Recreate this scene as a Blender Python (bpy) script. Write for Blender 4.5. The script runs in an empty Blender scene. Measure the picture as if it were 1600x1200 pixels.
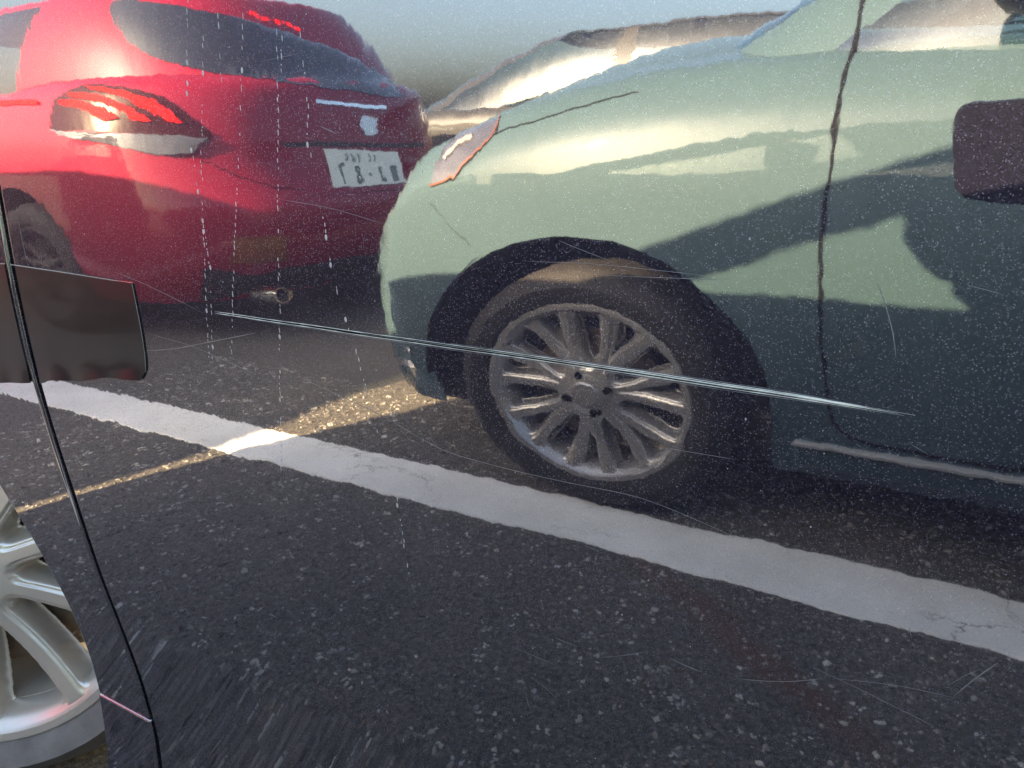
import bpy, bmesh, math, random
import numpy as np
from mathutils import Vector, Matrix
from mathutils.bvhtree import BVHTree
R = math.radians
random.seed(7); RNG = np.random.default_rng(7)
SC = bpy.context.scene
COL = SC.collection

# ------------------------------------------------------------------ camera
YAW, PITCH = .52, .28
CAM = Vector((0, -.36, .86))
fwd = Vector((-math.sin(YAW)*math.cos(PITCH), math.cos(YAW)*math.cos(PITCH), -math.sin(PITCH)))
right = Vector((math.cos(YAW), math.sin(YAW), 0))
up = right.cross(fwd)
cam_d = bpy.data.cameras.new('camera'); cam = bpy.data.objects.new('camera', cam_d); COL.objects.link(cam)
cam_d.sensor_width = 36; cam_d.lens = 36*1202/1600; cam_d.clip_start = .01; cam_d.clip_end = 2000
cam.matrix_world = Matrix(((right.x, up.x, -fwd.x, CAM.x), (right.y, up.y, -fwd.y, CAM.y), (right.z, up.z, -fwd.z, CAM.z), (0, 0, 0, 1)))
SC.camera = cam

# ------------------------------------------------------------------ sky, sun, exposure
SUN_EL = 22
SUN_AZ = math.atan2(-.455, .89)            # towards the sun, measured from +y to +x
w = bpy.data.worlds.new('World'); SC.world = w; w.use_nodes = True
nt = w.node_tree; bg = nt.nodes['Background']
sky = nt.nodes.new('ShaderNodeTexSky'); sky.sky_type = 'NISHITA'; sky.sun_disc = False
sky.sun_elevation = R(SUN_EL); sky.sun_rotation = SUN_AZ
sky.air_density = 1.0; sky.dust_density = 8.0; sky.ozone_density = 3.5
nt.links.new(sky.outputs[0], bg.inputs[0]); bg.inputs[1].default_value = .085
sd = bpy.data.lights.new('sun', 'SUN'); sd.energy = 5.0; sd.angle = R(.55); sd.color = (1, .78, .53)
so = bpy.data.objects.new('sun', sd); COL.objects.link(so)
ce = math.cos(R(SUN_EL))
so.rotation_euler = Vector((-math.sin(SUN_AZ)*ce, -math.cos(SUN_AZ)*ce, -math.sin(R(SUN_EL)))).to_track_quat('-Z', 'Y').to_euler()
so.location = (-3, 6, 4)
vs = SC.view_settings
vs.view_transform = 'Standard'; vs.look = 'None'; vs.gamma = 1; vs.use_curve_mapping = False
vs.exposure = 4.22
vs.use_white_balance = True; vs.white_balance_temperature = 7900; vs.white_balance_tint = 7
SC.cycles.max_bounces = 7; SC.cycles.glossy_bounces = 5; SC.cycles.transparent_max_bounces = 10

# ------------------------------------------------------------------ materials
def new_mat(name):
    m = bpy.data.materials.new(name); m.use_nodes = True
    t = m.node_tree; return m, t, t.nodes['Principled BSDF']
def node(t, kind, **kw):
    n = t.nodes.new(kind)
    for k, v in kw.items():
        if k in n.inputs: n.inputs[k].default_value = v
        else: setattr(n, k, v)
    return n
def noise(t, scale, detail=3, rough=.55, coord=None):
    n = node(t, 'ShaderNodeTexNoise'); n.inputs['Scale'].default_value = scale
    n.inputs['Detail'].default_value = detail; n.inputs['Roughness'].default_value = rough
    if coord is not None: t.links.new(coord, n.inputs['Vector'])
    return n
def ramp(t, src, stops):
    r = t.nodes.new('ShaderNodeValToRGB'); e = r.color_ramp.elements
    while len(e) < len(stops): e.new(.5)
    for k, (p, c) in enumerate(stops):
        e[k].position = p; e[k].color = (*c, 1) if len(c) == 3 else c
    t.links.new(src, r.inputs[0]); return r
def mixc(t, fac, a, b, mode='MIX'):
    m = t.nodes.new('ShaderNodeMix'); m.data_type = 'RGBA'; m.blend_type = mode
    for s, v in ((0, fac), (6, a), (7, b)):
        if hasattr(v, 'is_linked') or hasattr(v, 'links'): t.links.new(v, m.inputs[s])
        elif isinstance(v, (int, float)): m.inputs[s].default_value = v
        else: m.inputs[s].default_value = (*v, 1)
    return m.outputs[2]
def coords(t): return t.nodes.new('ShaderNodeTexCoord').outputs['Object']
def basic(name, col, rough=.5, metal=0., coat=0., spec=.5, var=.12, vscale=6., bump=0., bscale=200., emit=None):
    m, t, b = new_mat(name)
    co = coords(t)
    n = noise(t, vscale, 4, .6, co)
    lo = tuple(c*(1-var) for c in col); hi = tuple(min(1, c*(1+var)) for c in col)
    rr = ramp(t, n.outputs[0], [(.3, lo), (.7, hi)])
    t.links.new(rr.outputs[0], b.inputs['Base Color'])
    b.inputs['Roughness'].default_value = rough; b.inputs['Metallic'].default_value = metal
    b.inputs['Coat Weight'].default_value = coat; b.inputs['Coat Roughness'].default_value = .03
    b.inputs['Specular IOR Level'].default_value = spec
    if bump:
        n2 = noise(t, bscale, 3, .6, co)
        bp = node(t, 'ShaderNodeBump'); bp.inputs['Strength'].default_value = 1; bp.inputs['Distance'].default_value = bump
        t.links.new(n2.outputs[0], bp.inputs['Height']); t.links.new(bp.outputs[0], b.inputs['Normal'])
    if emit:
        b.inputs['Emission Color'].default_value = (*emit[0], 1); b.inputs['Emission Strength'].default_value = emit[1]
    return m

def panel_paint():
    """near-black metallic paint with flakes, thick clear coat with orange peel, fine dust"""
    m, t, b = new_mat('dark_metallic_paint')
    co = coords(t)
    vo = node(t, 'ShaderNodeTexVoronoi'); vo.inputs['Scale'].default_value = 2300; t.links.new(co, vo.inputs['Vector'])
    sep = t.nodes.new('ShaderNodeSeparateColor'); t.links.new(vo.outputs['Color'], sep.inputs[0])
    fl = ramp(t, sep.outputs[0], [(.0, (.004, .004, .009)), (.50, (.012, .011, .024)), (.85, (.040, .037, .066)), (.97, (.11, .105, .15)), (1., (.22, .22, .25))])
    t.links.new(fl.outputs[0], b.inputs['Base Color'])
    b.inputs['Metallic'].default_value = .75; b.inputs['Roughness'].default_value = .55
    b.inputs['Specular IOR Level'].default_value = .2
    b.inputs['Coat Weight'].default_value = 1; b.inputs['Coat IOR'].default_value = COAT_IOR
    b.inputs['Coat Roughness'].default_value = .022
    # orange peel: fine ripples, slightly drawn out, plus a long slow wave
    mp = t.nodes.new('ShaderNodeMapping'); mp.inputs['Rotation'].default_value = (0, R(24), 0); mp.inputs['Scale'].default_value = (1, 1, .55)
    t.links.new(co, mp.inputs['Vector'])
    n1 = noise(t, 125, 1.5, .45, mp.outputs[0]); n2 = noise(t, 26, 2, .5, co)
    b1 = node(t, 'ShaderNodeBump'); b1.inputs['Strength'].default_value = 1; b1.inputs['Distance'].default_value = PEEL
    b2 = node(t, 'ShaderNodeBump'); b2.inputs['Strength'].default_value = 1; b2.inputs['Distance'].default_value = PEEL*4.5
    t.links.new(n2.outputs[0], b2.inputs['Height']); t.links.new(n1.outputs[0], b1.inputs['Height'])
    t.links.new(b2.outputs[0], b1.inputs['Normal'])
    t.links.new(b1.outputs[0], b.inputs['Coat Normal']); t.links.new(b1.outputs[0], b.inputs['Normal'])
    # dust specks and a thin dirty bloom
    vd = node(t, 'ShaderNodeTexVoronoi'); vd.inputs['Scale'].default_value = 330; t.links.new(co, vd.inputs['Vector'])
    nd = noise(t, 9, 3, .6, co)
    dm = ramp(t, vd.outputs['Distance'], [(.03, (1, 1, 1)), (.075, (0, 0, 0))])
    s2 = t.nodes.new('ShaderNodeSeparateColor'); t.links.new(vd.outputs['Color'], s2.inputs[0])
    dk = ramp(t, s2.outputs[1], [(.975, (0, 0, 0)), (1., (.3, .3, .3))])
    mul = t.nodes.new('ShaderNodeMath'); mul.operation = 'MULTIPLY'; t.links.new(dm.outputs[0], mul.inputs[0]); t.links.new(dk.outputs[0], mul.inputs[1])
    bl = ramp(t, nd.outputs[0], [(.45, (.0, .0, .0)), (.8, (.012, .012, .012))])
    add = t.nodes.new('ShaderNodeMath'); add.operation = 'ADD'; add.use_clamp = True
    t.links.new(mul.outputs[0], add.inputs[0]); t.links.new(bl.outputs[0], add.inputs[1])
    df = node(t, 'ShaderNodeBsdfDiffuse'); df.inputs['Color'].default_value = (.42, .40, .37, 1)
    mx = t.nodes.new('ShaderNodeMixShader'); t.links.new(add.outputs[0], mx.inputs[0]); t.links.new(b.outputs[0], mx.inputs[1]); t.links.new(df.outputs[0], mx.inputs[2])
    t.links.new(mx.outputs[0], t.nodes['Material Output'].inputs['Surface'])
    return m
COAT_IOR = 2.9; PEEL = 1.65e-5

def car_paint(name, col, metal=.25, rough=.38, var=.05):
    m, t, b = new_mat(name)
    co = coords(t); n = noise(t, 4, 3, .5, co)
    vo = node(t, 'ShaderNodeTexVoronoi'); vo.inputs['Scale'].default_value = 700; t.links.new(co, vo.inputs['Vector'])
    rr = ramp(t, n.outputs[0], [(.3, tuple(c*(1-var) for c in col)), (.7, tuple(c*(1+var) for c in col))])
    mm = mixc(t, .12, rr.outputs[0], vo.outputs['Color'], 'MULTIPLY')
    t.links.new(mm, b.inputs['Base Color'])
    b.inputs['Metallic'].default_value = metal; b.inputs['Roughness'].default_value = rough
    b.inputs['Coat Weight'].default_value = .62; b.inputs['Coat Roughness'].default_value = .02
    b.inputs['Specular IOR Level'].default_value = .06
    return m
def glass_mat(name, tint, dark=.5):
    """thin tinted glazing: mirror by fresnel over a tinted see-through"""
    m = bpy.data.materials.new(name); m.use_nodes = True; t = m.node_tree; t.nodes.remove(t.nodes['Principled BSDF'])
    tr = node(t, 'ShaderNodeBsdfTransparent'); tr.inputs[0].default_value = (*tint, 1)
    gl = node(t, 'ShaderNodeBsdfGlossy'); gl.inputs['Roughness'].default_value = .01; gl.inputs[0].default_value = (1, 1, 1, 1)
    lw = t.nodes.new('ShaderNodeLayerWeight'); lw.inputs[0].default_value = .5
    pw = t.nodes.new('ShaderNodeMath'); pw.operation = 'POWER'; pw.inputs[1].default_value = 5; t.links.new(lw.outputs['Facing'], pw.inputs[0])
    fr = t.nodes.new('ShaderNodeMath'); fr.operation = 'MULTIPLY_ADD'; fr.inputs[1].default_value = .92; fr.inputs[2].default_value = .08; t.links.new(pw.outputs[0], fr.inputs[0])
    co = coords(t); n = noise(t, 14, 3, .6, co)
    mr = ramp(t, n.outputs[0], [(.4, (0, 0, 0)), (.9, (.03, .03, .03))])
    ad = t.nodes.new('ShaderNodeMath'); ad.operation = 'ADD'; t.links.new(fr.outputs[0], ad.inputs[0]); t.links.new(mr.outputs[0], ad.inputs[1])
    mx = t.nodes.new('ShaderNodeMixShader'); t.links.new(ad.outputs[0], mx.inputs[0]); t.links.new(tr.outputs[0], mx.inputs[1]); t.links.new(gl.outputs[0], mx.inputs[2])
    t.links.new(mx.outputs[0], t.nodes['Material Output'].inputs['Surface'])
    return m

def asphalt():
    m, t, b = new_mat('asphalt')
    co = coords(t)
    n1 = noise(t, 3, 5, .6, co); n2 = noise(t, 105, 4, .75, co)
    base = ramp(t, n2.outputs[0], [(.32, (.030, .029, .027)), (.52, (.105, .099, .091)), (.72, (.26, .25, .235))])
    vo = node(t, 'ShaderNodeTexVoronoi'); vo.inputs['Scale'].default_value = 95; t.links.new(co, vo.inputs['Vector'])
    sep = t.nodes.new('ShaderNodeSeparateColor'); t.links.new(vo.outputs['Color'], sep.inputs[0])
    sz = ramp(t, vo.outputs['Distance'], [(.25, (1, 1, 1)), (.48, (0, 0, 0))])
    pk = ramp(t, sep.outputs[0], [(.80, (0, 0, 0)), (.90, (.55, .55, .55)), (1, (1, 1, 1))])
    mu = t.nodes.new('ShaderNodeMath'); mu.operation = 'MULTIPLY'; t.links.new(sz.outputs[0], mu.inputs[0]); t.links.new(pk.outputs[0], mu.inputs[1])
    c1 = mixc(t, mu.outputs[0], base.outputs[0], (.17, .165, .155))
    big = ramp(t, n1.outputs[0], [(.3, (.8, .8, .82)), (.7, (1.12, 1.1, 1.07))])
    c2 = mixc(t, 1., c1, big.outputs[0], 'MULTIPLY')
    # rusty stain that runs obliquely over the bay
    mp = t.nodes.new('ShaderNodeMapping'); mp.vector_type = 'TEXTURE'
    mp.inputs['Location'].default_value = (-.20, -.60, 0); mp.inputs['Rotation'].default_value = (0, 0, R(36)); mp.inputs['Scale'].default_value = (.42, .05, 1)
    t.links.new(co, mp.inputs['Vector'])
    nw = noise(t, 9, 3, .6, co); wv = node(t, 'ShaderNodeVectorMath'); wv.operation = 'MULTIPLY_ADD'
    t.links.new(nw.outputs[1], wv.inputs[0]); wv.inputs[1].default_value = (.5, 1.2, 0); t.links.new(mp.outputs[0], wv.inputs[2])
    ln = node(t, 'ShaderNodeVectorMath'); ln.operation = 'DISTANCE'; t.links.new(wv.outputs[0], ln.inputs[0]); ln.inputs[1].default_value = (.25, .6, 0)
    st = ramp(t, ln.outputs['Value'], [(.35, (.55, .55, .55)), (1., (0, 0, 0))])
    c3 = mixc(t, st.outputs[0], c2, (.115, .050, .035))
    t.links.new(c3, b.inputs['Base Color'])
    b.inputs['Roughness'].default_value = .85; b.inputs['Specular IOR Level'].default_value = .3
    bp = node(t, 'ShaderNodeBump'); bp.inputs['Strength'].default_value = .9; bp.inputs['Distance'].default_value = .004
    t.links.new(n2.outputs[0], bp.inputs['Height']); t.links.new(bp.outputs[0], b.inputs['Normal'])
    return m
def road_paint():
    m, t, b = new_mat('white_road_paint')
    co = coords(t)
    n1 = noise(t, 60, 5, .7, co); n2 = noise(t, 7, 4, .6, co)
    c = ramp(t, n2.outputs[0], [(.3, (.70, .69, .66)), (.7, (.84, .835, .81))])
    mp = t.nodes.new('ShaderNodeMapping'); mp.inputs['Scale'].default_value = (1, 1.7, 1); t.links.new(co, mp.inputs['Vector'])
    ve = node(t, 'ShaderNodeTexVoronoi'); ve.feature = 'DISTANCE_TO_EDGE'; ve.inputs['Scale'].default_value = 4.2
    nv = noise(t, 20, 4, .6, co); dd = mixc(t, .12, mp.outputs[0], nv.outputs[1]); t.links.new(dd, ve.inputs['Vector'])
    ck = ramp(t, ve.outputs['Distance'], [(.004, (1, 1, 1)), (.012, (0, 0, 0))])
    msk = ramp(t, noise(t, 2.3, 3, .6, co).outputs[0], [(.5, (0, 0, 0)), (.62, (1, 1, 1))])
    mu = t.nodes.new('ShaderNodeMath'); mu.operation = 'MULTIPLY'; t.links.new(ck.outputs[0], mu.inputs[0]); t.links.new(msk.outputs[0], mu.inputs[1])
    pit = ramp(t, n1.outputs[0], [(.66, (0, 0, 0)), (.72, (1, 1, 1))])
    mxm = t.nodes.new('ShaderNodeMath'); mxm.operation = 'MAXIMUM'; t.links.new(mu.outputs[0], mxm.inputs[0]); t.links.new(pit.outputs[0], mxm.inputs[1])
    cc = mixc(t, mxm.outputs[0], c.outputs[0], (.10, .095, .09))
    t.links.new(cc, b.inputs['Base Color']); b.inputs['Roughness'].default_value = .7
    bp = node(t, 'ShaderNodeBump'); bp.inputs['Strength'].default_value = .6; bp.inputs['Distance'].default_value = .002
    t.links.new(n1.outputs[0], bp.inputs['Height']); t.links.new(bp.outputs[0], b.inputs['Normal'])
    return m

M = dict(
    panel=panel_paint(),
    body_dark=car_paint('dark_body_paint', (.012, .012, .018), .5, .4),
    mint=car_paint('mint_paint', (.037, .066, .082), .03, .6),
    red=car_paint('red_paint', (.18, .004, .022), .05, .6),
    silver=car_paint('silver_paint', (.42, .43, .44), .5, .35),
    grey=car_paint('grey_paint', (.035, .036, .040), .2, .5),
    glass=glass_mat('tinted_glass', (.72, .80, .78)),
    clear_glass=glass_mat('clear_glass', (.88, .92, .90)),
    dark_glass=basic('privacy_glass', (.010, .011, .018), .03, 0, .6, .6),
    rubber=basic('tyre_rubber', (.019, .018, .019), .75, 0, 0, .3, .2, 30, .0006, 260),
    dusty_rubber=basic('dusty_tyre_rubber', (.19, .178, .165), .85, 0, 0, .2, .25, 18, .0006, 260),
    black=basic('black_plastic', (.012, .012, .013), .6, 0, 0, .4, .15),
    trim=basic('gap_black', (.004, .004, .005), .9, 0, 0, .1, .1),
    alloy=basic('silver_alloy', (.62, .565, .49), .30, .55, .4, .5, .06, 9),
    alloy_dark=basic('grey_alloy', (.36, .35, .35), .26, .6, .4, .5, .08, 9),
    steel=basic('brake_disc_steel', (.20, .155, .115), .45, .8, 0, .5, .25, 40),
    chrome=basic('chrome', (.7, .7, .7), .12, 1, 0, .5, .05),
    lamp_red=basic('lit_brake_lamp', (.06, .002, .002), .6, 0, 0, .05, .05, 6, 0, 200, ((1, .010, .014), .42)),
    lamp_dark=basic('smoked_lamp_lens', (.022, .003, .006), .3, 0, 0, .12, .1),
    lamp_clear=basic('clear_lamp_lens', (.05, .05, .065), .10, .1, 1, .5, .25, 30),
    amber=basic('amber_reflector', (.13, .036, .010), .25, 0, .5, .5, .1, 60),
    plate=basic('plate_white', (.62, .66, .62), .5, 0, .2, .4, .06),
    plate_green=basic('plate_green', (.06, .10, .085), .5, 0, 0, .4, .1),
    badge=basic('badge_silver', (.55, .56, .60), .25, .8, 0, .5, .1),
    film=basic('satin_grey_film', (.008, .0085, .0095), .40, 0, .9, .2, .25, 14),
    film_edge=basic('pale_film_edge', (.26, .255, .24), .5, 0, 0, .4, .2, 60),
    scuff=basic('bare_scuffed_metal', (.50, .49, .42), .35, .35, 0, .5, .25, 90),
    hair=basic('pale_hairline', (.13, .13, .135), .5, 0, 0, .4, .3, 60),
    spot=basic('dried_mineral', (.34, .34, .34), .6, 0, 0, .4, .2, 80),
    stone=None, asphalt=asphalt(), road_paint=road_paint(),
    phone=basic('phone_case', (.006, .005, .013), .45, 0, 0, .4, .1),
    lens=basic('lens_glass', (.012, .010, .02), .35, 0, 0, .4, .1),
    seat=basic('seat_fabric', (.05, .05, .055), .9, 0, 0, .2, .2, 40),
)
def stone_mat():
    m, t, b = new_mat('aggregate_stone')
    co = coords(t); vo = node(t, 'ShaderNodeTexVoronoi'); vo.inputs['Scale'].default_value = 60; t.links.new(co, vo.inputs['Vector'])
    sep = t.nodes.new('ShaderNodeSeparateColor'); t.links.new(vo.outputs['Color'], sep.inputs[0])
    r = ramp(t, sep.outputs[0], [(0, (.06, .058, .057)), (.5, (.14, .135, .127)), (.75, (.30, .288, .268)), (.95, (.62, .605, .575)), (1, (.24, .15, .11))])
    t.links.new(r.outputs[0], b.inputs['Base Color']); b.inputs['Roughness'].default_value = .6
    return m
M['stone'] = stone_mat()

# ------------------------------------------------------------------ helpers
def tag(o, label=None, cat=None, group=None, kind=None):
    if label: o['label'] = label
    if cat: o['category'] = cat
    if group: o['group'] = group
    if kind: o['kind'] = kind
    return o
def mesh_obj(name, verts, faces, mat, parent=None, smooth=True, normals=None, sharp=None):
    me = bpy.data.meshes.new(name); me.from_pydata([tuple(v) for v in verts], [], faces); me.update()
    if mat is not None: me.materials.append(M[mat] if isinstance(mat, str) else mat)
    if smooth: me.polygons.foreach_set('use_smooth', [True]*len(me.polygons))
    if normals is not None: me.normals_split_custom_set_from_vertices([tuple(n) for n in normals])
    elif sharp: me.set_sharp_from_angle(angle=R(sharp))
    o = bpy.data.objects.new(name, me); COL.objects.link(o)
    if parent is not None: o.parent = parent
    return o
def bm_obj(name, bm, mat, parent=None, smooth=True, sharp=35):
    me = bpy.data.meshes.new(name); bm.to_mesh(me); bm.free()
    me.materials.append(M[mat])
    if smooth:
        me.polygons.foreach_set('use_smooth', [True]*len(me.polygons)); me.set_sharp_from_angle(angle=R(sharp))
    o = bpy.data.objects.new(name, me); COL.objects.link(o)
    if parent is not None: o.parent = parent
    return o
def empty(name, loc=(0, 0, 0), rz=0.):
    o = bpy.data.objects.new(name, None); COL.objects.link(o); o.location = loc; o.rotation_euler = (0, 0, rz); o.empty_display_size = .2
    return o
def rounded_box(name, sx, sy, sz, bev, mat, parent, loc, rot=(0, 0, 0), seg=3, taper=None):
    bm = bmesh.new(); bmesh.ops.create_cube(bm, size=1)
    for v in bm.verts:
        v.co = Vector((v.co.x*sx, v.co.y*sy, v.co.z*sz))
        if taper and v.co.z > 0: v.co.x *= taper[0]; v.co.y *= taper[1]
    bmesh.ops.bevel(bm, geom=list(bm.edges), offset=bev, segments=seg, affect='EDGES', profile=.5)
    o = bm_obj(name, bm, mat, parent); o.location = loc; o.rotation_euler = rot
    return o
def pchip(xs, ys):
    xs = np.array(xs, float); ys = np.array(ys, float); h = np.diff(xs); d = np.diff(ys)/h
    m = np.zeros_like(xs)
    for i in range(1, len(xs)-1):
        if d[i-1]*d[i] > 0:
            w1, w2 = 2*h[i]+h[i-1], h[i]+2*h[i-1]; m[i] = (w1+w2)/(w1/d[i-1]+w2/d[i])
    m[0], m[-1] = d[0], d[-1]
    def f(x):
        x = np.clip(np.asarray(x, float), xs[0], xs[-1]); i = np.clip(np.searchsorted(xs, x)-1, 0, len(xs)-2)
        t = (x-xs[i])/h[i]
        return (1+2*t)*(1-t)**2*ys[i]+t*(1-t)**2*h[i]*m[i]+t*t*(3-2*t)*ys[i+1]+t*t*(t-1)*h[i]*m[i+1]
    return f
def grid_normals(P):
    du = np.empty_like(P); dv = np.empty_like(P)
    def tang(D):
        l = np.linalg.norm(D, axis=2, keepdims=True); l[l < 1e-9] = 1e-9
        u = D/l; T = np.empty((D.shape[0]+1,)+D.shape[1:])
        T[1:-1] = u[1:]*l[:-1]+u[:-1]*l[1:]; T[0] = u[0]; T[-1] = u[-1]; return T
    du = tang(P[1:]-P[:-1]); dv = tang((P[:, 1:]-P[:, :-1]).transpose(1, 0, 2)).transpose(1, 0, 2)
    n = np.cross(du, dv); l = np.linalg.norm(n, axis=2, keepdims=True); l[l < 1e-12] = 1
    return n/l
def grid_parts(P, cls, parent, mats, flip=False, names=None):
    """split one smooth grid into named meshes, keeping its own normals across the cuts"""
    nu, nv, _ = P.shape; Nn = grid_normals(P)*(-1 if flip else 1)
    fs = {}
    for i in range(nu-1):
        for j in range(nv-1):
            c = (P[i, j]+P[i+1, j]+P[i, j+1]+P[i+1, j+1])/4
            k = cls(i, j, c)
            if k: fs.setdefault(k, []).append((i, j))
    out = {}
    for k, L in fs.items():
        idx = {}; V = []; NN = []; F = []
        def vi(i, j):
            if (i, j) not in idx:
                idx[(i, j)] = len(V); V.append(P[i, j]); NN.append(Nn[i, j])
            return idx[(i, j)]
        for i, j in L:
            q = [vi(i, j), vi(i+1, j), vi(i+1, j+1), vi(i, j+1)]
            if flip: q.reverse()
            pts = {tuple(np.round(V[a], 6)) for a in q}
            if len(pts) < 3: continue
            F.append(q)
        out[k] = mesh_obj((names or {}).get(k, k), V, F, mats[k], parent, True, NN)
    return out

EYE = Vector((0, .36, .86))
def wrap_bvh(objs):
    V = []; F = []
    for o in objs:
        b = len(V); V += [v.co.copy() for v in o.data.vertices]; F += [[b+i for i in p.vertices] for p in o.data.polygons]
    return BVHTree.FromPolygons(V, F)
def cast(bvh, p, eye):
    d = (p-eye).normalized()
    loc, n, i, dist = bvh.ray_cast(eye, d)
    if loc is None:
        loc, n, i, dist = bvh.find_nearest(p)
    if n.dot(d) > 0: n = -n
    return loc, n
def to_local(root, p): return root.matrix_basis.inverted() @ Vector(p)
def wrap_poly(name, root, bvh, pts, off, mat, parent=None, thick=.004, cell=.03, eye=EYE, rnd=0):
    """a thin shell cut to an outline and laid on a body surface"""
    e = to_local(root, eye); L = [to_local(root, p) for p in pts]
    for _ in range(rnd): L = [q for k in range(len(L)) for q in (L[k].lerp(L[(k+1) % len(L)], .25), L[k].lerp(L[(k+1) % len(L)], .75))]
    bm = bmesh.new(); bm.faces.new([bm.verts.new(p) for p in L])
    bmesh.ops.triangulate(bm, faces=bm.faces[:])
    bmesh.ops.subdivide_edges(bm, edges=[ed for ed in bm.edges if ed.calc_length() > cell*2], cuts=2, use_grid_fill=True)
    for _ in range(4):
        long = [ed for ed in bm.edges if ed.calc_length() > cell]
        if not long: break
        bmesh.ops.subdivide_edges(bm, edges=long, cuts=1); bmesh.ops.triangulate(bm, faces=bm.faces[:])
    nr = {}
    for v in bm.verts:
        loc, n = cast(bvh, v.co.copy(), e); v.co = loc+n*off; nr[v] = n
    bm.normal_update()
    ge = bmesh.ops.extrude_face_region(bm, geom=bm.faces[:])
    tops = [g for g in ge['geom'] if isinstance(g, bmesh.types.BMVert)]
    cen = sum((v.co for v in tops), Vector())/len(tops); dv = (e-cen).normalized()
    for v in tops: v.co += dv*thick
    bmesh.ops.recalc_face_normals(bm, faces=bm.faces[:])
    return bm_obj(name, bm, mat, parent or root, True, 40)
def wrap_line(name, root, bvh, pts, width, off, mat, parent=None, eye=EYE, step=.012):
    e = to_local(root, eye); L = [to_local(root, p) for p in pts]
    S = []
    for a, b in zip(L[:-1], L[1:]):
        n = max(2, int((b-a).length/step))
        for k in range(n): S.append(a.lerp(b, k/n))
    S.append(L[-1])
    # smooth
    for _ in range(3):
        S = [S[0]]+[(S[i-1]+S[i]*2+S[i+1])/4 for i in range(1, len(S)-1)]+[S[-1]]
    H = [cast(bvh, p, e) for p in S]
    V = []; F = []
    for i, (loc, n) in enumerate(H):
        t = (H[min(i+1, len(H)-1)][0]-H[max(i-1, 0)][0]).normalized(); s = n.cross(t).normalized()
        for q in (-1, 1): V.append(loc+s*width/2*q+n*off); V.append(loc+s*width/2*q-n*.004)
    for i in range(len(H)-1):
        a = i*4; b = a+4
        F += [(a, a+2, b+2, b), (a, b, b+1, a+1), (a+2, a+3, b+3, b+2)]
    return mesh_obj(name, V, F, mat, parent or root, False)

# ------------------------------------------------------------------ wheels (outer face towards +y, centre at the origin)
def lathe(name, prof, mat, parent, n=72, sharp=30):
    V = []; F = []; m = len(prof)
    for k in range(n):
        a = 2*math.pi*k/n
        for r, y in prof: V.append((r*math.cos(a), y, r*math.sin(a)))
    for k in range(n):
        for j in range(m-1):
            a = k*m+j; b = ((k+1) % n)*m+j; F.append((a, a+1, b+1, b))
    return mesh_obj(name, V, F, mat, parent, True, None, sharp)
def bar(bm, sections):
    """loft of rectangular sections: list of four corner points"""
    rows = [[bm.verts.new(p) for p in s] for s in sections]
    for a, b in zip(rows[:-1], rows[1:]):
        for i in range(4): bm.faces.new((a[i], a[(i+1) % 4], b[(i+1) % 4], b[i]))
    bm.faces.new(rows[0][::-1]); bm.faces.new(rows[-1])
FACE_CACHE = {}
def wheel_face(style, rim_r, h, alloy):
    """cast wheel face: spokes with a stepped edge, pockets with rounded corners cut right through"""
    if style == 'vee7': sp = [(2*math.pi*k/7+.2+q*R(6), 2*math.pi*k/7+.2+q*R(12.4)) for k in range(7) for q in (-1, 1)]; wh, wr = .0130, .0165
    elif style == 'ten': sp = [(2*math.pi*k/10+.33, 2*math.pi*k/10+.33) for k in range(10)]; wh, wr = .0155, .0185
    else: sp = [(2*math.pi*k/5+.2+q*R(15), 2*math.pi*k/5+.2+q*R(14)) for k in range(5) for q in (-1, 1)]; wh, wr = .0155, .0145
    na, nr = (620, 58) if style == 'ten' else (500, 46)
    r0, r1 = .03, rim_r-.013; hub = .068 if style != 'ten' else .078; ro = rim_r-.026
    rr = np.linspace(r0, r1, nr+1)[None, :]; th = (np.arange(na)*2*math.pi/na)[:, None]
    q = np.clip((rr-.05)/(rim_r-.07), 0, 1); d = np.full((na, nr+1), 9.)
    for a0, a1 in sp:
        a = a0+(a1-a0)*q; dd = (th-a+math.pi) % (2*math.pi)-math.pi; d = np.minimum(d, np.abs(dd)*rr)
    def smin(a, b, k):
        hh = np.clip(.5+.5*(b-a)/k, 0, 1); return b*(1-hh)+a*hh-k*hh*(1-hh)
    sd_ = smin(smin(d-(wh+(wr-wh)*q), rr-hub+0*d, .016), ro-rr+0*d, .014)
    st = lambda a, b, x: (lambda t: t*t*(3-2*t))(np.clip((x-a)/(b-a), 0, 1))
    hgt = -.0035*st(-.0085, -.0060, sd_)-.0030*st(-.0026, -.0005, sd_)-.034*st(-.0003, .0042, sd_)
    base = h-.020-.010*np.sin(np.pi*q)+.009*q
    Y = base+hgt
    V = np.stack([rr*np.cos(th), Y, rr*np.sin(th)], axis=2).reshape(-1, 3); F = []
    m = nr+1
    for i in range(na):
        i2 = (i+1) % na
        for j in range(nr):
            if min(sd_[i, j], sd_[i2, j], sd_[i, j+1], sd_[i2, j+1]) > .0058: continue
            F.append((i*m+j, i*m+j+1, i2*m+j+1, i2*m+j))
    used = sorted({a for f in F for a in f}); mp = {a: k for k, a in enumerate(used)}
    me = bpy.data.meshes.new('spokes'); me.from_pydata([tuple(V[a]) for a in used], [], [tuple(mp[a] for a in f) for f in F])
    me.materials.append(M[alloy]); me.polygons.foreach_set('use_smooth', [True]*len(me.polygons)); me.update()
    return me
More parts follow.
